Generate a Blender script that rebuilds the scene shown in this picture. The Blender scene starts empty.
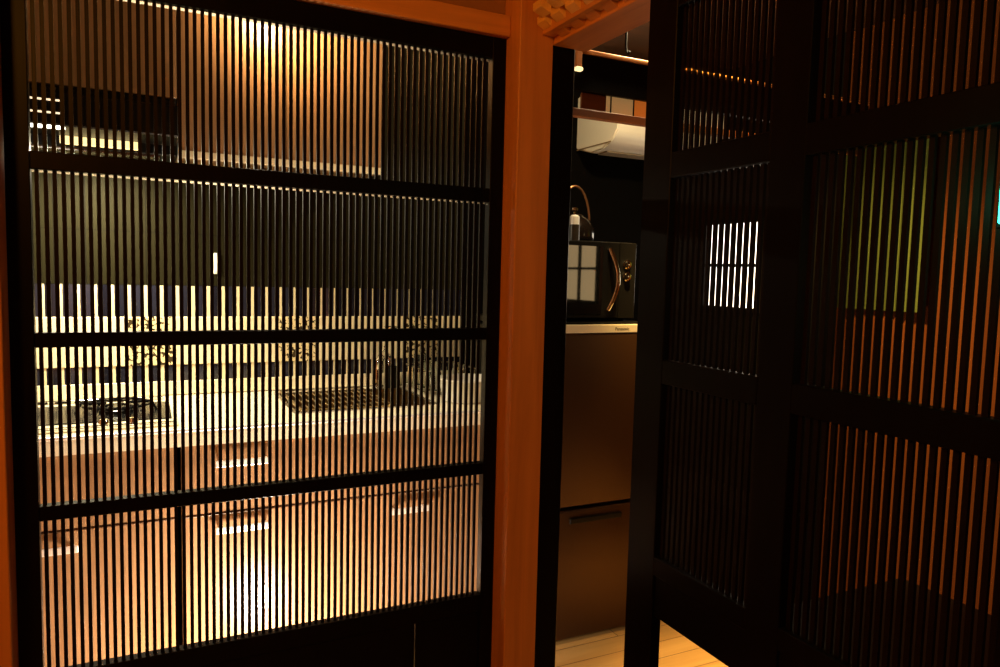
import bpy, bmesh, math, random
from mathutils import Vector, Matrix
random.seed(4)
S = bpy.context.scene
COL = S.collection
V = Vector

# ------------------------------------------------------------------ camera
CH = 1.4
YAW, PITCH, ROLL, FPX = 0.454983826, 0.0805951111, 0.0251702, 726.674
fw = V((math.sin(YAW)*math.cos(PITCH), math.cos(YAW)*math.cos(PITCH), -math.sin(PITCH)))
rt = V((math.cos(YAW), -math.sin(YAW), 0)); up = rt.cross(fw)
r2 = rt*math.cos(ROLL)+up*math.sin(ROLL); u2 = up*math.cos(ROLL)-rt*math.sin(ROLL)
cam = bpy.data.objects.new('camera', bpy.data.cameras.new('camera'))
COL.objects.link(cam)
M4 = Matrix((r2, u2, -fw)).transposed().to_4x4(); M4.translation = V((0, 0, CH))
cam.matrix_world = M4
cam.data.sensor_width = 36; cam.data.lens = 36*FPX/1000; cam.data.clip_start = 0.05
S.camera = cam

# ------------------------------------------------------------------ world, exposure, main lights
S.view_settings.view_transform = 'Standard'; S.view_settings.look = 'None'
S.view_settings.gamma = 1; S.view_settings.use_curve_mapping = False
S.view_settings.exposure = 0.0
w = bpy.data.worlds.new('night'); S.world = w; w.use_nodes = True
w.node_tree.nodes['Background'].inputs[0].default_value = (0.01, 0.008, 0.006, 1)
w.node_tree.nodes['Background'].inputs[1].default_value = 0.05

def light(name, kind, loc, power, color, size=0.04, rot=(0, 0, 0), spot=None, blend=0.5, sy=None):
    l = bpy.data.lights.new(name, kind); l.energy = power; l.color = color
    if kind == 'AREA':
        l.size = size
        if sy: l.shape = 'RECTANGLE'; l.size_y = sy
    else:
        l.shadow_soft_size = size
    if spot: l.spot_size = math.radians(spot); l.spot_blend = blend
    o = bpy.data.objects.new(name, l); COL.objects.link(o); o.location = loc
    o.rotation_euler = [math.radians(a) for a in rot]
    return o
WARM = (1.0, 0.74, 0.42); AMBER = (1.0, 0.36, 0.035)
CEIL = 2.42
LK = (0.42, 2.44, 2.33)       # kitchen lamp beside the wall cabinet
LF = (0.32, 1.99, 2.33)       # kitchen ceiling lamp over the aisle
LG = (0.36, 2.07, 0.17)       # unseen low aisle lamp placed for the cabinet hot spot
LE = (1.55, 1.975, 2.33)      # lamp of the room beyond the open side
LR = (-0.70, 0.35, 2.28)      # lamp of the near room
light('kitchen_lamp_beam', 'SPOT', LK, 62.0, (1.0, 0.66, 0.30), 0.06, rot=(84, 0, -6), spot=120, blend=1.0)
light('kitchen_aisle_beam', 'SPOT', LF, 85, (1.0, 0.84, 0.62), 0.05, rot=(14, 0, 0), spot=70, blend=1.0)
light('unseen_floor_lamp_bulb', 'POINT', LG, 58, (1.0, 0.84, 0.66), 0.05)
light('side_room_lamp_bulb', 'POINT', LE, 48, (1.0, 0.77, 0.42), 0.04)
light('side_room_lamp_beam', 'SPOT', LE, 560, (1.0, 0.66, 0.22), 0.04, rot=(0, -30, 0), spot=74, blend=0.7)
light('near_room_lamp_bulb', 'POINT', LR, 58, AMBER, 0.10)
light('hood_lamp_glow', 'AREA', (-0.16, 2.84, 1.755), 28.0, (1.0, 0.88, 0.60), 0.22, sy=0.1)

# ------------------------------------------------------------------ materials
def nt(name):
    m = bpy.data.materials.new(name); m.use_nodes = True
    return m, m.node_tree.nodes, m.node_tree.links, m.node_tree.nodes['Principled BSDF']
def plain(name, col, rough=0.5, metal=0.0, bump=0.0, scale=60, var=0.12, coat=0.0, spec=0.5):
    m, n, l, b = nt(name)
    b.inputs['Specular IOR Level'].default_value = spec
    tc = n.new('ShaderNodeTexCoord'); no = n.new('ShaderNodeTexNoise'); no.inputs['Scale'].default_value = scale
    no.inputs['Detail'].default_value = 4
    l.new(tc.outputs['Object'], no.inputs['Vector'])
    cr = n.new('ShaderNodeValToRGB')
    cr.color_ramp.elements[0].color = tuple(c*(1-var) for c in col)+(1,)
    cr.color_ramp.elements[1].color = tuple(min(1, c*(1+var)) for c in col)+(1,)
    l.new(no.outputs['Fac'], cr.inputs[0]); l.new(cr.outputs[0], b.inputs['Base Color'])
    b.inputs['Roughness'].default_value = rough; b.inputs['Metallic'].default_value = metal
    b.inputs['Coat Weight'].default_value = coat
    if bump:
        bp = n.new('ShaderNodeBump'); bp.inputs['Strength'].default_value = bump; bp.inputs['Distance'].default_value = 0.002
        l.new(no.outputs['Fac'], bp.inputs['Height']); l.new(bp.outputs[0], b.inputs['Normal'])
    return m
def wood(name, c0, c1, axis='Z', rough=0.45, sc=14, stretch=0.06, coat=0.0, boards=None, spec=0.5):
    m, n, l, b = nt(name)
    tc = n.new('ShaderNodeTexCoord'); mp = n.new('ShaderNodeMapping')
    s = [sc, sc, sc]; s['XYZ'.index(axis)] = sc*stretch
    mp.inputs['Scale'].default_value = s
    l.new(tc.outputs['Object'], mp.inputs[0])
    no = n.new('ShaderNodeTexNoise'); no.inputs['Scale'].default_value = 1.0; no.inputs['Detail'].default_value = 6
    no.inputs['Roughness'].default_value = 0.6; no.inputs['Distortion'].default_value = 0.8
    l.new(mp.outputs[0], no.inputs['Vector'])
    cr = n.new('ShaderNodeValToRGB')
    cr.color_ramp.elements[0].position = 0.32; cr.color_ramp.elements[1].position = 0.68
    cr.color_ramp.elements[0].color = c0+(1,); cr.color_ramp.elements[1].color = c1+(1,)
    l.new(no.outputs['Fac'], cr.inputs[0])
    out = cr.outputs[0]
    if boards:
        br = n.new('ShaderNodeTexBrick'); br.inputs['Scale'].default_value = 1.0
        br.inputs['Brick Width'].default_value = boards[0]; br.inputs['Row Height'].default_value = boards[1]
        br.inputs['Mortar Size'].default_value = 0.0015
        br.inputs['Color1'].default_value = (1, 1, 1, 1); br.inputs['Color2'].default_value = (0.8, 0.78, 0.75, 1)
        br.inputs['Mortar'].default_value = (0.15, 0.1, 0.07, 1)
        l.new(tc.outputs['Object'], br.inputs['Vector'])
        mx = n.new('ShaderNodeMixRGB'); mx.blend_type = 'MULTIPLY'; mx.inputs[0].default_value = 1
        l.new(out, mx.inputs[1]); l.new(br.outputs['Color'], mx.inputs[2]); out = mx.outputs[0]
    l.new(out, b.inputs['Base Color'])
    b.inputs['Roughness'].default_value = rough; b.inputs['Coat Weight'].default_value = coat
    b.inputs['Specular IOR Level'].default_value = spec
    bp = n.new('ShaderNodeBump'); bp.inputs['Strength'].default_value = 0.15; bp.inputs['Distance'].default_value = 0.001
    l.new(no.outputs['Fac'], bp.inputs['Height']); l.new(bp.outputs[0], b.inputs['Normal'])
    return m
def glow(name, col, st):
    m, n, l, b = nt(name)
    b.inputs['Base Color'].default_value = col+(1,)
    b.inputs['Emission Color'].default_value = col+(1,); b.inputs['Emission Strength'].default_value = st
    return m
def glass(name, tint=(0.9, 0.95, 0.95), rough=0.02):
    m, n, l, b = nt(name)
    b.inputs['Base Color'].default_value = tint+(1,); b.inputs['Transmission Weight'].default_value = 1
    b.inputs['Roughness'].default_value = rough; b.inputs['IOR'].default_value = 1.45
    return m
def grid_tiles(name, tile, grout, w, h, off=(0, 0), rough=0.2, gw=0.004, tile2=None, offset=0.0):
    """rectangular tiles on a wall facing -Y (object X and Z)"""
    m, n, l, b = nt(name)
    tc = n.new('ShaderNodeTexCoord'); sp = n.new('ShaderNodeSeparateXYZ'); cb = n.new('ShaderNodeCombineXYZ')
    l.new(tc.outputs['Object'], sp.inputs[0])
    ax = n.new('ShaderNodeMath'); ax.inputs[1].default_value = off[0]; l.new(sp.outputs['X'], ax.inputs[0])
    az = n.new('ShaderNodeMath'); az.inputs[1].default_value = off[1]; l.new(sp.outputs['Z'], az.inputs[0])
    l.new(ax.outputs[0], cb.inputs[0]); l.new(az.outputs[0], cb.inputs[1])
    br = n.new('ShaderNodeTexBrick'); br.offset = offset
    br.inputs['Scale'].default_value = 1; br.inputs['Brick Width'].default_value = w; br.inputs['Row Height'].default_value = h
    br.inputs['Mortar Size'].default_value = gw; br.inputs['Mortar Smooth'].default_value = 0.1
    br.inputs['Color1'].default_value = tile+(1,); br.inputs['Color2'].default_value = (tile2 or tile)+(1,)
    br.inputs['Mortar'].default_value = grout+(1,)
    l.new(cb.outputs[0], br.inputs['Vector']); l.new(br.outputs['Color'], b.inputs['Base Color'])
    b.inputs['Roughness'].default_value = rough
    bp = n.new('ShaderNodeBump'); bp.invert = True; bp.inputs['Strength'].default_value = 0.4; bp.inputs['Distance'].default_value = 0.001
    l.new(br.outputs['Fac'], bp.inputs['Height']); l.new(bp.outputs[0], b.inputs['Normal'])
    return m

LACQ = wood('black_lacquer', (0.0020, 0.0014, 0.0010), (0.0034, 0.0024, 0.0017), 'Z', 0.40, 30, spec=0.08)
SLAT = wood('black_slat_wood', (0.0035, 0.0018, 0.0010), (0.006, 0.003, 0.0018), 'Z', 0.42, 60, spec=0.12)
POST = wood('orange_pillar_wood', (0.50, 0.19, 0.05), (0.66, 0.27, 0.08), 'Z', 0.5, 22)
BEAM = wood('orange_beam_wood', (0.50, 0.20, 0.05), (0.68, 0.29, 0.085), 'X', 0.5, 22)
BEAMY = wood('orange_side_beam_wood', (0.50, 0.20, 0.05), (0.68, 0.29, 0.085), 'Y', 0.5, 22)
CABW = wood('cabinet_brown_veneer', (0.25, 0.135, 0.064), (0.36, 0.205, 0.10), 'Z', 0.28, 40, coat=0.3)
FLOORM = wood('oak_floor_boards', (0.60, 0.33, 0.10), (0.74, 0.44, 0.15), 'X', 0.35, 18, boards=(0.9, 0.1))
BLACKWALL = plain('black_plaster', (0.0025, 0.002, 0.0014), 0.9, bump=0.3, scale=90, spec=0.02)
CEILM = wood('dark_ceiling_boards', (0.035, 0.014, 0.005), (0.06, 0.022, 0.008), 'X', 0.7, 14, spec=0.2)
BROWNWALL = plain('brown_plaster', (0.30, 0.13, 0.05), 0.9, bump=0.3)
OLIVE = grid_tiles('olive_wall_tiles', (0.0115, 0.0098, 0.0036), (0.007, 0.006, 0.003), 0.1, 0.2, rough=0.6, gw=0.002)
OLIVE.node_tree.nodes['Principled BSDF'].inputs['Specular IOR Level'].default_value = 0.05
CREAM = plain('cream_tile', (0.80, 0.70, 0.50), 0.25, scale=20, var=0.05)
STEEL = plain('brushed_steel', (0.62, 0.60, 0.56), 0.25, 1.0, scale=200)
CHROME = plain('chrome', (0.85, 0.83, 0.78), 0.08, 1.0, var=0.02)
BRIGHTMETAL = plain('bright_handle_metal', (0.92, 0.90, 0.85), 0.45, 0.55, var=0.02)
WORK = plain('cream_worktop', (0.76, 0.68, 0.50), 0.22, scale=40, var=0.06)
BLACKPL = plain('black_plastic', (0.004, 0.0035, 0.003), 0.35, var=0.05, spec=0.12)
BLACKENAMEL = plain('black_enamel', (0.008, 0.008, 0.008), 0.2, var=0.05, spec=0.2)
BLACKGLASS = plain('black_glass', (0.004, 0.004, 0.004), 0.03, var=0.0, coat=1.0)
WHITEPL = plain('white_plastic', (0.80, 0.76, 0.66), 0.4, var=0.02)
WHITECER = plain('white_ceramic', (0.82, 0.80, 0.74), 0.2, var=0.02)
FRIDGE = plain('brown_steel_fridge', (0.055, 0.024, 0.009), 0.38, 0.55, scale=5, var=0.06)
FRIDGETOP = plain('fridge_top_trim_silver', (0.78, 0.66, 0.44), 0.3, 0.3, var=0.02)
GOLDSTEEL = plain('golden_brown_steel', (0.42, 0.30, 0.14), 0.28, 1.0, bump=0.6, scale=30)  # golden brown metal with slight noise and bumps
GREENC = plain('green_cloth', (0.036, 0.044, 0.009), 0.9, bump=0.4, scale=40, spec=0.05)
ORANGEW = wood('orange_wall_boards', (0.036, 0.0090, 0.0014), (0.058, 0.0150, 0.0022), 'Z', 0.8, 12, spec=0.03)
DARKBEAM = wood('dark_brown_beam_wood', (0.13, 0.040, 0.010), (0.19, 0.060, 0.015), 'X', 0.5, 20)
GLASSM = glass('clear_glass')

# ------------------------------------------------------------------ geometry helpers (world coordinates)
def nb(): return bmesh.new()
def box(bm, a, b, bev=0.0, seg=1):
    x0, y0, z0 = [min(a[i], b[i]) for i in range(3)]; x1, y1, z1 = [max(a[i], b[i]) for i in range(3)]
    t = bmesh.new()
    bmesh.ops.create_cube(t, size=1)
    for v in t.verts: v.co = V((x0+(v.co.x+.5)*(x1-x0), y0+(v.co.y+.5)*(y1-y0), z0+(v.co.z+.5)*(z1-z0)))
    if bev > 0: bmesh.ops.bevel(t, geom=t.edges[:], offset=min(bev, .45*min(x1-x0, y1-y0, z1-z0)), segments=seg, affect='EDGES', profile=0.5)
    merge(bm, t); return bm
def merge(bm, t):
    me = bpy.data.meshes.new('t'); t.to_mesh(me); t.free(); bm.from_mesh(me); bpy.data.meshes.remove(me)
def tube(bm, pts, r, n=12, closed=False):
    pts = [V(p) for p in pts]; rings = []; N = len(pts)
    rs = r if isinstance(r, (list, tuple)) else [r]*N
    prev = None
    for i, p in enumerate(pts):
        if closed: d = pts[(i+1) % N]-pts[i-1]
        else: d = pts[min(i+1, N-1)]-pts[max(i-1, 0)]
        d.normalize()
        if prev is None:
            a = V((0, 0, 1)) if abs(d.z) < .9 else V((1, 0, 0)); u = d.cross(a).normalized()
        else:
            u = (prev-d*prev.dot(d)).normalized()
        prev = u; v = d.cross(u)
        rings.append([bm.verts.new(p+(u*math.cos(2*math.pi*k/n)+v*math.sin(2*math.pi*k/n))*rs[i]) for k in range(n)])
    for i in range(N if closed else N-1):
        A, B = rings[i], rings[(i+1) % N]
        for k in range(n): bm.faces.new((A[k], A[(k+1) % n], B[(k+1) % n], B[k]))
    if not closed: bm.faces.new(rings[0][::-1]); bm.faces.new(rings[-1])
    return bm
def lathe(bm, c, prof, n=32, axis='Z'):
    """profile: list of (radius, height)"""
    c = V(c); rings = []
    for r, h in prof:
        ring = []
        for k in range(n):
            a = 2*math.pi*k/n
            if axis == 'Z': o = V((r*math.cos(a), r*math.sin(a), h))
            else: o = V((r*math.cos(a), -h, r*math.sin(a)))    # axis -Y
            ring.append(bm.verts.new(c+o))
        rings.append(ring)
    for A, B in zip(rings, rings[1:]):
        for k in range(n): bm.faces.new((A[k], A[(k+1) % n], B[(k+1) % n], B[k]))
    bm.faces.new(rings[0][::-1]); bm.faces.new(rings[-1])
    return bm
def prism(bm, prof, x0, x1, axis='X'):
    """extrude a (Y,Z) outline along X, or an (X,Z) outline along Y"""
    def P(a, b, t): return V((t, a, b)) if axis == 'X' else V((a, t, b))
    A = [bm.verts.new(P(a, b, x0)) for a, b in prof]; B = [bm.verts.new(P(a, b, x1)) for a, b in prof]
    n = len(prof)
    bm.faces.new(A); bm.faces.new(B[::-1])
    for i in range(n): bm.faces.new((A[i], B[i], B[(i+1) % n], A[(i+1) % n]))
    return bm
def obj(name, bm, mat, parent=None, base=None, smooth=False):
    """one mesh object; geometry given in world space, origin placed at base (or at the parent)"""
    bmesh.ops.recalc_face_normals(bm, faces=bm.faces[:])
    b = V(parent_world(parent)) if parent else (V(base) if base else lowmid(bm))
    for v in bm.verts: v.co -= b
    me = bpy.data.meshes.new(name); bm.to_mesh(me); bm.free()
    me.materials.append(mat)
    if smooth:
        for f in me.polygons: f.use_smooth = True
        try: me.set_sharp_from_angle(angle=math.radians(40))
        except Exception: pass
    o = bpy.data.objects.new(name, me); COL.objects.link(o)
    if parent: o.parent = parent; o.location = (0, 0, 0)
    else: o.location = b
    return o
def parent_world(p):
    loc = V(p.location)
    while p.parent: p = p.parent; loc += p.location
    return loc
def lowmid(bm):
    xs = [v.co.x for v in bm.verts]; ys = [v.co.y for v in bm.verts]; zs = [v.co.z for v in bm.verts]
    return V(((min(xs)+max(xs))/2, (min(ys)+max(ys))/2, min(zs)))
def tag(o, label=None, cat=None, group=None, kind=None):
    if label: o['label'] = label
    if cat: o['category'] = cat
    if group: o['group'] = group
    if kind: o['kind'] = kind
    return o
def thing(name, label, cat, loc, group=None, kind=None):
    o = bpy.data.objects.new(name, None); COL.objects.link(o); o.location = loc; o.empty_display_size = 0.1
    return tag(o, label, cat, group, kind)
def struct(name, bm, mat, label=None, cat=None, smooth=False):
    return tag(obj(name, bm, mat, smooth=smooth), label, cat, kind='structure')
def B(a, b, bev=0.0, seg=1): return box(nb(), a, b, bev, seg)

# ------------------------------------------------------------------ room shell
WX, EX, SY, NY = -1.1, 2.6, -1.6, 3.1
struct('floor', B((WX-.1, SY-.1, -.08), (EX+.1, NY+.1, 0)), FLOORM, 'pale oak board floor running under both lattice doors', 'floor')
struct('ceiling', B((WX-.1, SY-.1, CEIL), (EX+.1, NY+.1, CEIL+.08)), CEILM, 'dark brown ceiling over the rooms', 'ceiling')
struct('wall_north', B((WX, NY, 0), (EX, NY+.1, CEIL)), BLACKWALL, 'black plastered wall behind the fridge and the air conditioner', 'wall')
struct('wall_west', B((WX-.1, SY, 0), (WX, NY, CEIL)), BROWNWALL, 'brown wall left of the kitchen', 'wall')
struct('wall_south', B((WX, SY-.1, 0), (EX, SY, CEIL)), BROWNWALL, 'brown wall behind the camera', 'wall')
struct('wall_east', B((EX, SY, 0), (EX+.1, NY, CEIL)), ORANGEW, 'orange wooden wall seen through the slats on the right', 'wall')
struct('trim_1', B((EX-.025, 2.12, 0), (EX-.001, NY-.001, CEIL-.001)), BLACKWALL, 'black wall panel around the small bright window', 'wall panel')
# tiled wall over the worktop: olive field, striped bands, cream decor band
TY = NY-.02
struct('trim_2', B((-1.09, TY, 1.327), (1.30, NY-.0005, CEIL-.002)), OLIVE, 'dark olive tile field above the striped tile band', 'wall tiles')
STR = grid_tiles('dark_blue_stripe_tiles', (0.006, 0.006, 0.011), (0.72, 0.62, 0.40), 0.0556, 0.5, (0, 0), 0.12, 0.0065, (0.02, 0.02, 0.034))
# object origin is the middle of the panel: shift the pattern so joints fall at x = -.333 + k*.0556
cx = (-1.09+1.30)/2
STR.node_tree.nodes['Math'].inputs[1].default_value = cx+0.333+0.0556*40
STR.node_tree.nodes['Math.001'].inputs[1].default_value = 0.2
struct('trim_3', B((-1.09, TY-.002, 1.207), (1.30, NY-.0005, 1.3265)), STR, 'upper band of dark blue upright tiles with pale joints', 'wall tiles')
struct('trim_4', B((-1.09, TY-.002, 0.957), (1.30, NY-.0005, 1.019)), STR, 'lower band of dark blue upright tiles with pale joints', 'wall tiles')
struct('trim_5', B((-1.09, TY-.004, 0.9005), (1.30, NY-.0005, 0.9565), .003), CREAM, 'cream skirting tiles directly above the worktop', 'wall tiles')
# decor band : plain cream tiles and floral tiles
def decor_mat():
    m, n, l, b = nt('decor_tile_band')
    tc = n.new('ShaderNodeTexCoord'); sp = n.new('ShaderNodeSeparateXYZ'); l.new(tc.outputs['Object'], sp.inputs[0])
    ad = n.new('ShaderNodeMath'); ad.inputs[1].default_value = cx+0.064+0.548*10; l.new(sp.outputs['X'], ad.inputs[0])
    md = n.new('ShaderNodeMath'); md.operation = 'MODULO'; md.inputs[1].default_value = 0.548; l.new(ad.outputs[0], md.inputs[0])
    lt = n.new('ShaderNodeMath'); lt.operation = 'LESS_THAN'; lt.inputs[1].default_value = 0.17; l.new(md.outputs[0], lt.inputs[0])
    vo = n.new('ShaderNodeTexVoronoi'); vo.inputs['Scale'].default_value = 80; l.new(tc.outputs['Object'], vo.inputs['Vector'])
    cr = n.new('ShaderNodeValToRGB'); cr.color_ramp.interpolation = 'CONSTANT'
    cr.color_ramp.elements[0].color = (0.75, 0.62, 0.36, 1); cr.color_ramp.elements[1].color = (0.05, 0.035, 0.015, 1)
    cr.color_ramp.elements[1].position = 0.62
    l.new(vo.outputs['Distance'], cr.inputs[0])
    mx = n.new('ShaderNodeMixRGB'); mx.inputs[1].default_value = (0.80, 0.70, 0.48, 1)
    l.new(lt.outputs[0], mx.inputs[0]); l.new(cr.outputs[0], mx.inputs[2]); l.new(mx.outputs[0], b.inputs['Base Color'])
    b.inputs['Roughness'].default_value = 0.2
    return m
struct('trim_6', B((-1.09, TY-.006, 1.0195), (1.30, NY-.0005, 1.2065), .003), decor_mat(), 'cream tile band with speckled flower tiles between plain ones', 'wall tiles')

# partition P1 (kitchen front) and P2 (side) : posts, beams, infill walls
struct('trim_7', B((.89, 1.743, 0), (.99, 1.85, CEIL-.001), .002), POST, 'orange wooden corner pillar between the two lattice doors', 'pillar')
struct('trim_8', B((-.359, 1.743, 0), (-.2595, 1.85, CEIL-.001), .002), POST, 'orange wooden pillar at the left edge', 'pillar')
struct('trim_9', B((-.2593, 1.80, 2.037), (.8895, 1.87, 2.092), .002), BEAM, 'orange wooden lintel over the kitchen lattice door', 'lintel')
struct('wall_infill_front', B((-.2593, 1.835, 2.0925), (.8895, 1.865, CEIL-.001)), BROWNWALL, 'brown plaster above the lintel', 'wall')
struct('wall_partition_left', B((WX+.001, 1.80, 0), (-.3592, 1.85, CEIL-.001)), BROWNWALL, 'plaster partition left of the left pillar', 'wall')
struct('trim_10', B((.991, -.05, 2.017), (1.10, 1.7515, 2.13), .002), BEAMY, 'orange wooden lintel over the side opening', 'lintel')
struct('wall_infill_side', B((1.02, -.05, 2.1305), (1.06, 1.7515, CEIL-.001)), BROWNWALL, 'brown plaster above the side lintel', 'wall')
struct('trim_11', B((.89, .34, 0), (.99, .45, CEIL-.001), .002), POST, 'orange wooden pillar ending the side opening, out of frame', 'pillar')
struct('wall_partition_side', B((.91, SY+.001, 0), (.98, .3395, CEIL-.001)), BROWNWALL, 'plaster partition behind the side pillar', 'wall')
struct('trim_12', B((-.2593, 1.80, 0), (.8895, 1.87, .03), .003), BEAM, 'wooden door sill under the kitchen lattice door', 'door sill')
struct('trim_13', B((.9905, 1.752, 0), (1.0655, 1.83, CEIL-.002), .003), LACQ, 'black door jamb beside the orange corner pillar', 'door jamb')
# stepped moulding on the face of the side lintel
GLINTW = wood('highlight_yellow_wood', (0.75, 0.42, 0.12), (0.88, 0.55, 0.2), 'Y', 0.4, 22)  # paler colour paints bright highlights onto the moulding blocks
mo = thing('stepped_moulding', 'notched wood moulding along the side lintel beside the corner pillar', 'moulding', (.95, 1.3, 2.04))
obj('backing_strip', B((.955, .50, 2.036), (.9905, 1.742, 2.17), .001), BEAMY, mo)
for (xa, xb, z, off, m) in ((.970, .9905, 2.024, .035, BEAMY), (.935, .9545, 2.046, .0, GLINTW), (.905, .9345, 2.066, .03, GLINTW)):
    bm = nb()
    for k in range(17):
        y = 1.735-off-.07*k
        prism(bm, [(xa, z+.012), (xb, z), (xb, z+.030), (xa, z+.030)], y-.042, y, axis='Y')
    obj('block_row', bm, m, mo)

# ------------------------------------------------------------------ door 1: front lattice door (faces -Y)
Y0, Y1 = 1.82, 1.85
def wedge_rail(x0, x1, z0, z1): return B((x0, Y0, z0), (x1, Y1, z1), .0015)
d1 = thing('door_1', 'black lattice sliding door of upright slats in front of the kitchen', 'door', (.315, 1.835, .031), kind='structure')
obj('stile', B((-.2585, Y0, .0315), (-.214, Y1, 2.0355), .0015), LACQ, d1)
obj('stile', B((.849, Y0, .0315), (.8885, Y1, 2.0355), .0015), LACQ, d1)
for z0, z1 in ((1.981, 2.0355), (1.597, 1.634), (1.2195, 1.2515), (.839, .871), (.44, .488)):
    obj('rail', B((-.2138, Y0, z0), (.8488, Y1, z1), .0015), LACQ, d1)
bm = nb()
box(bm, (-.2138, Y0+.008, .10), (.655, Y1-.004, .4398), .001); box(bm, (.658, Y0+.008, .10), (.8488, Y1-.004, .4398), .001)
obj('lower_panel', bm, LACQ, d1)
obj('rail', B((-.2138, Y0, .0315), (.8488, Y1, .0998), .0015), LACQ, d1)
for zr in (1.981, 1.597):
    gs = obj('glint_strip', prism(nb(), [(1.8402, zr-.0001), (1.8494, zr-.0036), (1.8494, zr-.0001)], -.2136, .8486), STEEL, d1)  # added reflector, bevelled to mirror the lit cabinets as glints
    tag(gs, 'thin metal strip added under the rail to give bright glints')
SW = .0040
for z0, z1 in ((.4882, .8388), (.8712, 1.2193), (1.2517, 1.5968), (1.6342, 1.9808)):
    bm = nb()
    for k in range(64):
        c = -.2036+.01640*k
        box(bm, (c-SW, Y0+.011, z0), (c+SW, Y0+.018, z1))
    obj('slat_panel', bm, SLAT, d1)

# ------------------------------------------------------------------ door 2: side lattice door (faces -X)
X0, X1 = .995, 1.023
d2 = thing('door_2', 'black lattice door of upright slats on the right, slid away from the pillar', 'door', (1.009, .9, .002), kind='structure')
def bx2(y0, y1, z0, z1, dx=0, bev=.0015): return B((X0+dx, y0, z0), (X1, y1, z1), bev)
DA, DB, DC, DD, DE, DF = .471, .535, .890, .968, 1.239, 1.333      # edges of the three stiles along Y
DZ = (.657, .751, .792, 1.175, 1.227, 1.612, 1.665)
obj('stile', bx2(DE, DF, .002, 2.0155), LACQ, d2)
obj('stile', bx2(DA, DB, .002, 2.0155), LACQ, d2)
obj('stile', bx2(DC, DD, DZ[0], 1.9598), LACQ, d2)
def rail2(z0, z1):
    for a, b in ((DB+.0002, DC-.0002), (DD+.0002, DE-.0002)): obj('rail', bx2(a, b, z0, z1), LACQ, d2)
rail2(DZ[5], DZ[6]); rail2(DZ[3], DZ[4]); rail2(DZ[1], DZ[2])
obj('rail', bx2(DB+.0002, DE-.0002, 1.96, 2.0155), LACQ, d2)
obj('lower_panel', bx2(DD+.0002, DE-.0002, DZ[0], DZ[1]-.0002, .006), LACQ, d2)
obj('lower_panel', bx2(DB+.0002, DC-.0002, DZ[0], DZ[1]-.0002, .006), LACQ, d2)
for z0, z1 in ((DZ[2]+.0002, DZ[3]-.0002), (DZ[4]+.0002, DZ[5]-.0002), (DZ[6]+.0002, 1.9598)):
    for a, b in ((DB+.0002, DC-.0002), (DD+.0002, DE-.0002)):
        bm = nb(); c = a+.0082
        while c < b-.004:
            box(bm, (X0+.010, c-.0044, z0), (X0+.0162, c+.0044, z1)); c += .01668
        obj('slat_panel', bm, SLAT, d2)
tl = thing('indicator_lamp', 'small teal glowing lamp on the right lattice door', 'lamp', (.99, .558, 1.47))
obj('lamp_housing', B((.987, .548, 1.475), (.9947, .572, 1.557), .002), BLACKPL, tl)
obj('lamp_lens', B((.9825, .5505, 1.481), (.9869, .5675, 1.551), .002), glow('teal_glow', (0.05, 0.9, 0.62), 4.0), tl)
light('indicator_lamp_glow', 'POINT', (.950, .572, 1.516), 0.5, (0.05, 1.0, 0.65), 0.01)

# ------------------------------------------------------------------ kitchen : wall cabinets, hood
def handle_bar(parent, x0, x1, z, y):
    bm = nb()
    box(bm, (x0, y-.034, z-.011), (x1, y-.026, z+.011), .003, 2)
    for x in (x0+.018, x1-.018): box(bm, (x-.006, y-.0262, z-.006), (x+.006, y, z+.006), .001)
    return obj('handle', bm, BRIGHTMETAL, parent)
UF = 2.70
wc = thing('wall_cabinet', 'brown wood wall cabinet right of the range hood, brightly lit at its top', 'cabinet', (.46, 2.9, 1.775))
obj('body', B((.104, UF+.0205, 1.775), (.812, TY-.001, CEIL-.02)), CABW, wc)
obj('door', B((.105, UF, 1.790), (.457, UF+.02, CEIL-.022), .0015), CABW, wc)
obj('door', B((.459, UF, 1.790), (.811, UF+.02, CEIL-.022), .0015), CABW, wc)
tag(obj('bottom_rail', B((.104, UF-.004, 1.765), (.812, UF+.016, 1.7895), .001), CREAM, wc), 'pale strip along the bottom edge of the cabinet')
wc2 = thing('wall_cabinet', 'short brown wood wall cabinet above the black range hood', 'cabinet', (-.275, 2.9, 1.955))
obj('body', B((-.65, UF+.0205, 1.955), (.1025, TY-.001, CEIL-.02)), CABW, wc2)
obj('door', B((-.649, UF, 1.957), (-.275, UF+.02, CEIL-.022), .0015), CABW, wc2)
obj('door', B((-.273, UF, 1.957), (.102, UF+.02, CEIL-.022), .0015), CABW, wc2)

hd = thing('range_hood', 'black range hood with a lit lamp lens over the cooktop', 'range hood', (-.275, 2.85, 1.765))
obj('body', B((-.65, 2.70, 1.768), (.10, TY-.001, 1.953), .003), BLACKPL, hd)
obj('visor', B((-.65, 2.50, 1.800), (.10, 2.6995, 1.895), .004), BLACKPL, hd)
obj('lamp_lens', B((-.235, 2.684, 1.775), (-.008, 2.6995, 1.815), .003), glow('hood_lens_glow', (1.0, 0.80, 0.36), 1.3), hd)
obj('lamp_tube', B((-.235, 2.676, 1.8155), (-.008, 2.690, 1.826), .002), glow('hood_tube_glow', (1.0, 0.93, 0.75), 5.0), hd)
obj('trim_strip', B((-.64, 2.502, 1.7915), (-.205, 2.52, 1.7995), .001), glow('hood_trim_glint_glow', (1.0, 0.95, 0.8), 5.0), hd)  # emission imitates a bright reflection along the visor edge
bm = nb()
for k in range(2): box(bm, (-.42, 2.4965, 1.868-.036*k), (-.215, 2.4998, 1.873-.036*k))
obj('control_strip', bm, glow('hood_button_glow', (1, .85, .6), 1.0), hd)
obj('filter', B((-.60, 2.72, 1.762), (.05, 2.79, 1.7675)), STEEL, hd)

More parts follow.
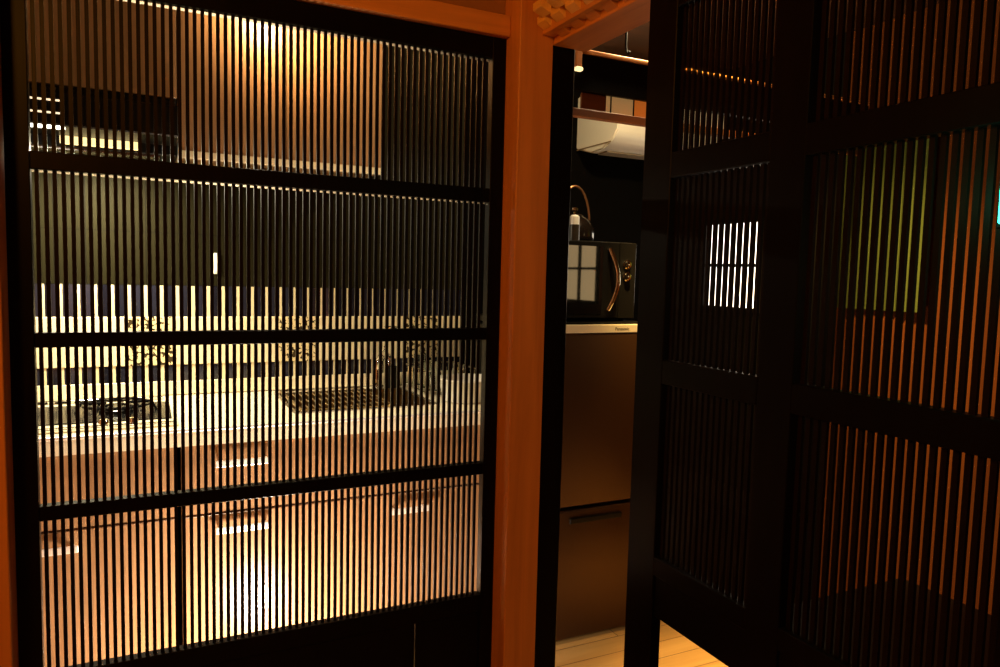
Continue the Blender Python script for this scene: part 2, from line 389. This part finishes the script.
# ------------------------------------------------------------------ base cabinets and worktop
BF = 2.42
def base_unit(x0, x1, label, top=.8475):
    t = thing('base_cabinet', label, 'cabinet', ((x0+x1)/2, 2.74, .0))
    obj('body', B((x0, BF+.0205, .08), (x1, TY-.001, top)), CABW, t)
    obj('kickboard', B((x0, BF+.05, .0), (x1, BF+.0655, .0795)), BLACKPL, t)
    return t
u1 = base_unit(-.65, .0805, 'brown wood base cabinet under the cooktop')
dr = obj('drawer', B((-.648, BF, .624), (.0805, BF+.02, .845), .0015), CABW, u1)
dd = obj('drawer', B((-.648, BF, .088), (.0805, BF+.02, .616), .0015), CABW, u1)
handle_bar(dd, -.37, -.185, .570, BF)
u2_ = base_unit(.0935, .4495, 'narrow brown wood drawer cabinet between the cooktop and the sink')
a = obj('drawer', B((.0935, BF, .624), (.4475, BF+.02, .845), .0015), CABW, u2_); handle_bar(a, .190, .360, .786, BF)
a = obj('drawer', B((.0935, BF, .088), (.4475, BF+.02, .616), .0015), CABW, u2_); handle_bar(a, .190, .360, .572, BF)
u3 = base_unit(.4505, 1.27, 'wide brown wood base cabinet under the sink', .70)
obj('false_front', B((.4525, BF, .624), (1.268, BF+.02, .845), .0015), CABW, u3)
a = obj('drawer', B((.4525, BF, .088), (1.268, BF+.02, .616), .0015), CABW, u3); handle_bar(a, .757, .908, .562, BF)

# worktop with cut-outs for cooktop and sink
WZ0, WZ1 = .848, .90
CT = (-.60, .085, 2.47, 3.00)      # cooktop x0 x1 y0 y1
SK = (.47, .99, 2.56, 2.99)        # sink
bm = nb()
def slab(x0, x1, y0, y1): box(bm, (x0, y0, WZ0), (x1, y1, WZ1))
slab(-.66, 1.28, 2.40, CT[2]); slab(-.66, CT[0], CT[2], TY-.006); slab(CT[0], SK[0], 3.00, TY-.006)
slab(CT[1], SK[0], CT[2], 3.00); slab(SK[0], SK[1], CT[2], SK[2]); slab(SK[0], SK[1], SK[3], TY-.006); slab(SK[1], 1.28, CT[2], TY-.006)
bmesh.ops.remove_doubles(bm, verts=bm.verts[:], dist=.0001)
wt = obj('worktop', bm, WORK); tag(wt, 'long cream worktop over the brown base cabinets', 'worktop')
obj('edge_lip', B((-.66, 2.3965, .893), (1.28, 2.404, .9035), .003, 2), BRIGHTMETAL, wt)
# cooktop
ck = thing('gas_cooktop', 'gas cooktop with cream top plate and black pan supports', 'cooktop', (-.26, 2.73, .90))
obj('top_plate', B((CT[0]-.004, CT[2]-.004, .9005), (CT[1]+.004, CT[3]+.004, .909), .003), WORK, ck)
obj('front_trim', B((CT[0], CT[2]+.004, .9095), (CT[1], CT[2]+.018, .915), .002), CHROME, ck)
obj('rear_grille', B((CT[0]+.05, 2.93, .9095), (CT[1]-.03, 2.965, .922), .003), CHROME, ck)
for k in range(9): obj('grille_slot', B((CT[0]+.07+k*.06, 2.9285, .912), (CT[0]+.11+k*.06, 2.9299, .918)), BLACKPL, ck)
obj('glass_plate', B((CT[0]+.02, 2.55, .9092), (CT[1]-.012, 2.87, .913), .002), BLACKENAMEL, ck)
for c in (-.45, -.09):
    cc = V((c, 2.71, .913))
    bn = obj('burner', lathe(nb(), cc, [(.055, 0), (.055, .010), (.045, .016), (.042, .022), (.0, .024)], 28), BLACKENAMEL, ck, smooth=True)
    bm = nb()
    tube(bm, [(cc.x+.10*math.cos(a*math.pi/14), cc.y+.10*math.sin(a*math.pi/14), .940) for a in range(28)], .005, 8, True)
    for k in range(6):
        a = k*math.pi/3
        tube(bm, [(cc.x+.03*math.cos(a), cc.y+.03*math.sin(a), .944), (cc.x+.105*math.cos(a), cc.y+.105*math.sin(a), .944), (cc.x+.12*math.cos(a), cc.y+.12*math.sin(a), .9135)], .005, 8)
    obj('pan_support', bm, BLACKENAMEL, ck, smooth=True)
for c in (-.5, -.42, -.12, -.04):
    obj('knob', lathe(nb(), (c, 2.515, .909), [(.016, 0), (.016, .012), (.012, .018), (0, .019)], 20), CHROME, ck, smooth=True)
# sink
sk = thing('sink', 'sunken golden brown steel sink right of the cooktop', 'sink', (.73, 2.77, .72))
bm = nb()
x0, x1, y0, y1 = SK; t = .002
box(bm, (x0+.003, y0+.003, .72), (x1-.003, y1-.003, .724)); box(bm, (x0+.001, y0+.001, .72), (x0+.004, y1-.001, .9)); box(bm, (x1-.004, y0+.001, .72), (x1-.001, y1-.001, .9))
box(bm, (x0+.001, y0+.001, .72), (x1-.001, y0+.004, .9)); box(bm, (x0+.001, y1-.004, .72), (x1-.001, y1-.001, .9))
obj('basin', bm, GOLDSTEEL, sk)
bm = nb()
box(bm, (x0-.012, y0-.012, .9003), (x0+.004, y1+.012, .904), .001); box(bm, (x1-.004, y0-.012, .9003), (x1+.012, y1+.012, .904), .001)
box(bm, (x0+.004, y0-.012, .9003), (x1-.004, y0+.004, .904), .001); box(bm, (x0+.004, y1-.004, .9003), (x1-.004, y1+.012, .904), .001)
obj('rim', bm, STEEL, sk)
obj('drain', lathe(nb(), (.73, 2.85, .7245), [(.055, 0), (.055, .004), (.03, .005), (0, .006)], 28), STEEL, sk, smooth=True)
# draining tray bridging the sink
tr = thing('draining_tray', 'brown wire draining tray laid across the sink', 'tray', (.62, 2.77, .9045))
bm = nb()
for k in range(13):
    x = x0+.02+k*.026
    tube(bm, [(x, y0-.004, .910), (x, y1+.004, .910)], .0028, 6)
obj('wires', bm, GOLDSTEEL, tr, smooth=True)
bm = nb()
tube(bm, [(x0+.012, y0-.004, .910), (x0+.345, y0-.004, .910), (x0+.345, y1+.004, .910), (x0+.012, y1+.004, .910)], .0045, 8, True)
obj('frame', bm, GOLDSTEEL, tr, smooth=True)

# faucet behind the sink
fc = thing('faucet', 'chrome single lever faucet behind the sink', 'faucet', (.90, 3.03, .9005))
obj('base', lathe(nb(), (.90, 3.035, .9005), [(.027, 0), (.027, .01), (.021, .016), (.021, .11), (.016, .118), (0, .12)], 24), CHROME, fc, smooth=True)
bm = nb(); tube(bm, [(.90, 3.03, .98), (.90, 2.98, 1.03), (.895, 2.92, 1.06), (.89, 2.86, 1.06), (.888, 2.83, 1.045), (.887, 2.822, 1.02)], .0115, 12)
obj('spout', bm, CHROME, fc, smooth=True)
bm = nb(); tube(bm, [(.90, 3.035, 1.02), (.90, 3.0, 1.05), (.905, 2.95, 1.085)], [.012, .008, .006], 10)
obj('lever', bm, CHROME, fc, smooth=True)
# dish rack with tumblers and a bowl at the right end
rk = thing('dish_rack', 'chrome wire dish rack beside the sink', 'dish rack', (1.13, 2.9, .9005))
bm = nb()
RX0, RX1, RY0, RY1 = 1.02, 1.255, 2.76, 3.04
for z in (.915, 1.0): tube(bm, [(RX0, RY0, z), (RX1, RY0, z), (RX1, RY1, z), (RX0, RY1, z)], .003, 8, True)
for k in range(9):
    y = RY0+.03+k*.0275; tube(bm, [(RX0, y, 1.0), (RX0, y, .915), (RX1, y, .915), (RX1, y, 1.0)], .0018, 6)
for k in range(7):
    x = RX0+.02+k*.0325; tube(bm, [(x, RY0, 1.0), (x, RY0, .915)], .0018, 6)
for x in (RX0, RX1):
    for y in (RY0, RY1): tube(bm, [(x, y, 1.0), (x, y, .9005)], .0035, 8)
obj('wire_basket', bm, CHROME, rk, smooth=True)
def tumbler(x, y, z, r, h, label):
    o = obj('tumbler', lathe(nb(), (x, y, z), [(r, 0), (r*.86, h), (r*.78, h), (r*.70, h*.93), (r*.92, .003), (r*.95, .0)], 20), GLASSM, smooth=True)
    return tag(o, label, 'glass', 'upturned tumblers in the dish rack')
tumbler(1.07, 2.80, .919, .033, .12, 'upturned glass tumbler in the near left corner of the dish rack')
tumbler(1.075, 2.88, .919, .033, .10, 'upturned glass tumbler behind the near left one in the dish rack')
tumbler(1.07, 2.97, .919, .033, .13, 'tallest upturned glass tumbler at the back of the dish rack')
ld = thing('ladle', 'steel ladle standing in a black cup behind the sink', 'ladle', (1.0, 2.87, .93))
bm = nb(); tube(bm, [(1.002, 2.985, .93), (.995, 2.975, 1.03), (.985, 2.965, 1.15)], .004, 8); obj('handle', bm, CHROME, ld, smooth=True)
bm = nb(); lathe(bm, (.985, 2.965, 1.15), [(.004, -.01), (.026, .01), (.034, .03), (.030, .031), (.02, .016), (0, .008)], 20); obj('bowl', bm, CHROME, ld, smooth=True)
cup = obj('utensil_cup', lathe(nb(), (1.0, 3.0, .9045), [(.028, 0), (.03, .09), (.027, .09), (.025, .006), (0, .006)], 24), BLACKPL, smooth=True)
cup.location.x = .955; tag(cup, 'black utensil cup behind the sink left of the dish rack', 'cup')
ld.location.x -= .045; ld.location.z -= .012; ld.location.y += .015
wb = thing('white_tub', 'white tub at the right end of the worktop before the dish rack', 'tub', (1.14, 2.62, .9005))
bm = nb(); lathe(bm, (1.14, 2.62, .9005), [(.085, 0), (.092, .004), (.112, .085), (.115, .088), (.110, .089), (.088, .010), (0, .010)], 36)
obj('body', bm, WHITECER, wb, smooth=True)
bm = nb(); tube(bm, [(1.14+.113*math.cos(a*math.pi/16), 2.62+.113*math.sin(a*math.pi/16), 0.989) for a in range(32)], .0035, 8, True)
obj('rim', bm, WHITECER, wb, smooth=True)

sw = thing('wall_switch', 'narrow white switch on the dark olive tiles', 'switch', (.254, TY, 1.375))
obj('plate', B((.243, TY-.008, 1.375), (.266, TY, 1.457), .002), WHITEPL, sw)
obj('rocker', B((.248, TY-.012, 1.385), (.261, TY-.0079, 1.400), .001), WHITEPL, sw)

# ------------------------------------------------------------------ fridge, microwave, kettle
FY = 2.28
fr = thing('refrigerator', 'brown steel two-door fridge seen through the side opening', 'refrigerator', (1.55, 2.6, 0))
FX0, FX1 = 1.29, 1.76
obj('body', B((FX0, FY+.052, .01), (FX1, 2.88, 1.192), .004), BLACKPL, fr)
obj('top_cover', B((FX0, FY+.02, 1.2025), (FX1, 2.88, 1.230), .004, 2), BLACKPL, fr)
obj('base_trim', B((FX0+.01, FY+.06, .0), (FX1-.01, 2.86, .0098)), BLACKPL, fr)
ud = obj('door', B((FX0, FY, .533), (FX1, FY+.05, 1.192), .010, 3), FRIDGE, fr, smooth=True)
bm = nb(); box(bm, (FX0, FY, .014), (FX1, FY+.05, .522), .010, 3)
lowd = obj('door', bm, FRIDGE, fr, smooth=True)
obj('handle', B((1.425, FY-.010, .470), (1.66, FY, .492), .004, 2), BLACKPL, lowd)
tt = obj('top_trim', B((FX0, FY-.002, 1.1925), (FX1, FY+.05, 1.2225), .002), FRIDGETOP, fr)
tag(tt, 'pale silver strip along the top of the fridge')
def text(body, size, loc, mat, parent, name, depth=.0004):
    cu = bpy.data.curves.new(name, 'FONT'); cu.body = body; cu.size = size; cu.extrude = depth; cu.align_x = 'LEFT'
    to = bpy.data.objects.new('tmp', cu); COL.objects.link(to)
    dg = bpy.context.evaluated_depsgraph_get(); me = bpy.data.meshes.new_from_object(to.evaluated_get(dg))
    bpy.data.objects.remove(to); me.materials.append(mat)
    me.transform(Matrix.Translation(V(loc)-parent_world(parent)) @ Matrix.Rotation(math.pi/2, 4, 'X'))
    o = bpy.data.objects.new(name, me); COL.objects.link(o); o.parent = parent
    return o
text('Panasonic', .0165, (1.60, FY-.0022, 1.201), BLACKPL, tt, 'lettering')

MY = 2.34
mw = thing('microwave_oven', 'black microwave with a curved chrome handle, standing on the fridge', 'microwave', (1.5, 2.5, 1.2305))
MX0, MX1, MZ0, MZ1 = 1.27, 1.735, 1.238, 1.538
obj('body', B((MX0, MY+.022, MZ0), (MX1, 2.70, MZ1), .008, 2), BLACKPL, mw)
for x in (MX0+.03, MX1-.03):
    for y in (MY+.05, 2.66): obj('foot', lathe(nb(), (x, y, 1.2305), [(.012, 0), (.012, .0078)], 12), BLACKPL, mw)
md = obj('door', B((MX0+.003, MY, MZ0+.004), (1.652, MY+.0215, MZ1-.003), .004, 2), BLACKPL, mw)
obj('door_glass', B((MX0+.02, MY-.0025, MZ0+.02), (1.575, MY-.0002, MZ1-.02), .0008), BLACKGLASS, md)
bm = nb()
tube(bm, [(1.603+.022*math.sin(math.pi*t/10), MY-.004-.030*math.sin(math.pi*t/10), 1.275+.235*t/10) for t in range(11)], [.0095]*11, 10)
obj('handle', bm, CHROME, md, smooth=True)
cp = obj('control_panel', B((1.655, MY+.002, MZ0+.004), (MX1-.003, MY+.0215, MZ1-.003), .002), BLACKPL, mw)
for z in (1.452, 1.405):
    obj('knob', lathe(nb(), (1.688, MY+.0018, z), [(.018, 0), (.018, .004), (.014, .006), (.013, .016), (.010, .018), (0, .018)], 24, axis='Y'), CHROME, cp, smooth=True)

kt = thing('kettle', 'dark kettle with a hooped handle standing on the microwave', 'kettle', (1.53, 2.5, 1.5385))
kc = (1.54, 2.50, 1.5385)
obj('body', lathe(nb(), kc, [(.075, 0), (.082, .01), (.080, .05), (.062, .085), (.040, .098), (.036, .104), (.034, .106), (0, .112)], 36), plain('dark_kettle_enamel', (0.012, 0.008, 0.006), 0.15, 0.3), kt, smooth=True)
obj('lid_knob', lathe(nb(), (kc[0], kc[1], kc[2]+.108), [(.006, 0), (.006, .01), (.014, .016), (.014, .026), (0, .03)], 20), CHROME, kt, smooth=True)
bm = nb(); tube(bm, [(kc[0]+.070*math.cos(math.pi*t/14)*1.0, kc[1], kc[2]+.075+.145*math.sin(math.pi*t/14)) for t in range(15)], .0045, 10)
obj('handle', bm, plain('copper_kettle_handle', (0.45, 0.22, 0.10), 0.3, 0.9), kt, smooth=True)
bm = nb(); tube(bm, [(kc[0]-.07, kc[1], kc[2]+.03), (kc[0]-.105, kc[1], kc[2]+.06), (kc[0]-.13, kc[1], kc[2]+.10)], [.016, .011, .008], 12)
obj('spout', bm, plain('dark_kettle_enamel', (0.012, 0.008, 0.006), 0.15, 0.3), kt, smooth=True)
cn = thing('steel_canister', 'small steel canister with a lid on the microwave before the kettle', 'canister', (1.49, 2.43, 1.5385))
obj('body', lathe(nb(), (1.425, 2.40, 1.5385), [(.02, 0), (.02, .06), (0, .06)], 24), plain('dark_canister', (0.02, 0.015, 0.01), 0.3), cn, smooth=True)
obj('lid', lathe(nb(), (1.425, 2.40, 1.5987), [(.018, 0), (.018, .03), (.012, .036), (0, .038)], 24), BRIGHTMETAL, cn, smooth=True)
cn.location.x += .055; cn.location.y += .0

# ------------------------------------------------------------------ air conditioner on the north wall
ac = thing('air_conditioner', 'white wall air conditioner high above the fridge', 'air conditioner', (2.2, 2.95, 2.0))
prof = [(NY-.001, 2.02), (2.96, 1.985), (2.87, 1.99), (2.79, 2.022), (2.752, 2.065), (2.745, 2.12), (2.75, 2.235), (2.775, 2.27), (NY-.001, 2.27)]
bm = prism(nb(), prof, 1.905, 2.52)
bmesh.ops.bevel(bm, geom=bm.edges[:], offset=.006, segments=2, affect='EDGES')
obj('casing', bm, WHITEPL, ac, smooth=True)
obj('louver', prism(nb(), [(2.955, 1.984), (2.88, 1.987), (2.88, 1.982), (2.955, 1.979)], 1.94, 2.49), plain('grey_louver', (0.25, 0.2, 0.14), 0.5), ac)
bm = nb(); box(bm, (1.9035, 2.80, 2.012), (1.9048, 3.09, 2.018)); obj('side_groove', bm, plain('groove_brown', (0.2, 0.13, 0.06), 0.6), ac)

# lintels and strips seen in the side opening above the air conditioner (plane y about 2.0)
db = thing('cross_beam', 'dark board spanning the side room above the air conditioner', 'beam', (1.8, 2.02, 1.985))
obj('board', B((1.068, 2.0, 1.984), (EX-.03, 2.03, 2.098), .002), LACQ, db)
sp = obj('picture_rail', B((1.205, 1.985, 2.0985), (EX-.03, 2.02, 2.108), .002), BEAM); tag(sp, 'thin orange wood strip along the top of the dark board', 'rail')
hb = obj('hanging_block', B((1.213, 1.985, 2.052), (1.232, 1.9995, 2.0983), .001), BEAM); tag(hb, 'short orange wood peg hanging at the left end of the strip', 'peg')
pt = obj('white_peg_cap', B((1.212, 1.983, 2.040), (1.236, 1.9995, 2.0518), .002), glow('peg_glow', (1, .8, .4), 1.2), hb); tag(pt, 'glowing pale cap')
hk = thing('ceiling_hook', 'small black hook hanging above the orange strip', 'hook', (1.385, 1.97, 2.10))
HOOKM = plain('matte_black_iron', (0.003, 0.003, 0.003), 0.8, spec=0.05)
bm = nb(); tube(bm, [(1.385, 1.972, CEIL-.001), (1.385, 1.972, 2.13), (1.385, 1.965, 2.115), (1.385, 1.957, 2.108), (1.385, 1.950, 2.114)], .004, 8); obj('rod', bm, HOOKM, hk, smooth=True)
lb = obj('lower_beam', B((1.068, 2.0, 1.905), (EX-.03, 2.028, 1.930), .002), DARKBEAM); tag(lb, 'brown wooden beam just above the air conditioner', 'beam')
s2 = thing('lit_wall_panel', 'glowing cream and orange panel imitating lamp-lit wall, with thin black bars, between the two beams', 'panel', (1.42, 2.012, 1.9305))
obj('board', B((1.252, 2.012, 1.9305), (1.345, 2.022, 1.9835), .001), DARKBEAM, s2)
obj('cream_patch', B((1.3455, 2.012, 1.9305), (1.452, 2.020, 1.9835)), glow('lit_wall_cream', (0.55, 0.33, 0.12), 0.35), s2)  # emission of both patches stands in for lamplight on the wall beyond
obj('orange_patch', B((1.4525, 2.012, 1.9305), (1.56, 2.020, 1.9835)), glow('lit_wall_orange', (0.6, 0.16, 0.02), 0.45), s2)
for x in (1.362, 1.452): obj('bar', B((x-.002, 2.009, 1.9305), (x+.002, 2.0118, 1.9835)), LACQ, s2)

# ------------------------------------------------------------------ windows on the east wall
def window(name, y0, y1, z0, z1, st, col, label):
    t = thing(name, label, 'window', (EX-.03, (y0+y1)/2, z0), kind='structure')
    x = EX-.026
    pm = glow(name+'_pane_glow', col, st)
    ym, zm = (y0+y1)/2, (z0+z1)/2
    fm = obj('window_frame', bmx([((x-.02, y0-.02, z0-.02), (x, y1+.02, z0)), ((x-.02, y0-.02, z1), (x, y1+.02, z1+.02)),
        ((x-.02, y0-.02, z0), (x, y0, z1)), ((x-.02, y1, z0), (x, y1+.02, z1)),
        ((x-.018, ym-.012, z0), (x, ym+.012, z1)), ((x-.018, y0, zm-.008), (x, y1, zm+.008))]), LACQ, t)
    obj('pane', B((x-.006, y0, z0), (x-.001, y1, z1)), pm, t)
    return t
def bmx(L):
    bm = nb()
    for a, b in L: box(bm, a, b)
    return bm
window('window_1', 2.50, 2.885, 1.273, 1.675, 4.5, (1.0, 0.90, 0.76), 'small bright four-pane window behind the left half of the right lattice door')
window('window_2', .40, .80, 1.25, 1.66, 2.6, (1.0, 0.70, 0.34), 'four-pane lit window mirrored in the microwave door')

# green curtain on the east wall, low black chest
bm = nb()
n = 40; ya, yb = 1.72, 2.09
vs = []
for i in range(n+1):
    y = ya+(yb-ya)*i/n; x = EX-.035-.012*math.sin(i*1.25)
    vs.append((bm.verts.new((x, y, 1.30)), bm.verts.new((x, y, 1.955)), bm.verts.new((x+.004, y, 1.30)), bm.verts.new((x+.004, y, 1.955))))
for a, b in zip(vs, vs[1:]):
    bm.faces.new((a[0], b[0], b[1], a[1])); bm.faces.new((a[2], b[2], b[3], a[3])); bm.faces.new((a[0], b[0], b[2], a[2])); bm.faces.new((a[1], b[1], b[3], a[3]))
for a in (vs[0], vs[-1]): bm.faces.new((a[0], a[1], a[3], a[2]))
cu = thing('curtain', 'green curtain hanging on the orange wall behind the right lattice door', 'curtain', (EX-.04, 1.9, 1.30))
obj('cloth', bm, GREENC, cu, smooth=True)
bm = nb(); tube(bm, [(EX-.035, 1.15, 1.975), (EX-.035, 2.12, 1.975)], .008, 10); obj('rod', bm, CHROME, cu, smooth=True)
for y in (1.17, 2.11): obj('bracket', B((EX-.035, y-.006, 1.969), (EX, y+.006, 1.981)), CHROME, cu)
ch = thing('low_chest', 'low black chest standing behind the right lattice door', 'chest', (1.575, .85, 0))
obj('body', B((1.31, .41, .03), (1.845, 1.24, .575), .003), LACQ, ch)
obj('top', B((1.30, .40, .5755), (1.855, 1.25, .60), .003), LACQ, ch)
for a in (.60, 1.02):
    dd = obj('drawer', B((1.295, a-.19, .08), (1.3098, a+.19, .55), .002), LACQ, ch)
    obj('knob', lathe(nb(), (0, 0, 0), [(.012, 0), (.016, .02), (0, .024)], 16), CHROME, dd).location = V((1.285, a, .33))-parent_world(ch)
obj('plinth', B((1.33, .43, 0), (1.83, 1.22, .0298)), LACQ, ch)

bn_ = thing('dark_filler_bench', 'low black bench added under the small bright window to keep the floor dark', 'bench', (2.45, 2.6, 0))  # added dark object, covers lit floor behind the slats
obj('seat', B((2.30, 2.16, .36), (2.565, 3.05, .40), .003), LACQ, bn_)
for y in (2.18, 2.59, 3.00): obj('leg', B((2.32, y, 0), (2.555, y+.035, .3598), .002), LACQ, bn_)
obj('front_board', B((2.335, 2.216, .0), (2.35, 2.589, .3598), .001), LACQ, bn_)
obj('front_board', B((2.335, 2.626, .0), (2.35, 2.999, .3598), .001), LACQ, bn_)

# ------------------------------------------------------------------ lamp fixtures
def downlight(loc, label, glowcol):
    t = thing('ceiling_lamp', label, 'lamp', (loc[0], loc[1], CEIL))
    obj('ceiling_plate', lathe(nb(), (loc[0], loc[1], CEIL-.012), [(.06, 0), (.06, .0118), (0, .0118)], 28), BLACKPL, t, smooth=True)
    return t
downlight(LK, 'round ceiling lamp above the kitchen aisle', WARM)
downlight(LE, 'round ceiling lamp in the side room', WARM)
downlight(LR, 'round ceiling lamp in the near room', AMBER)
downlight(LF, 'round ceiling lamp just behind the kitchen lattice door', WARM)
fl = thing('unseen_floor_lamp', 'unseen dish-shaped floor lamp added behind the lower door panel for the cabinet hot spot', 'lamp', (LG[0], LG[1], 0))
obj('base', lathe(nb(), (LG[0], LG[1], 0), [(.07, 0), (.07, .012), (.012, .02), (.012, .06), (0, .06)], 24), BLACKPL, fl, smooth=True)  # fixture added out of sight to light the low cabinet fronts
obj('dish', lathe(nb(), (LG[0], LG[1], .0602), [(.02, 0), (.055, .02), (.06, .03), (.055, .03), (.02, .006), (0, .006)], 24), BRIGHTMETAL, fl, smooth=True)
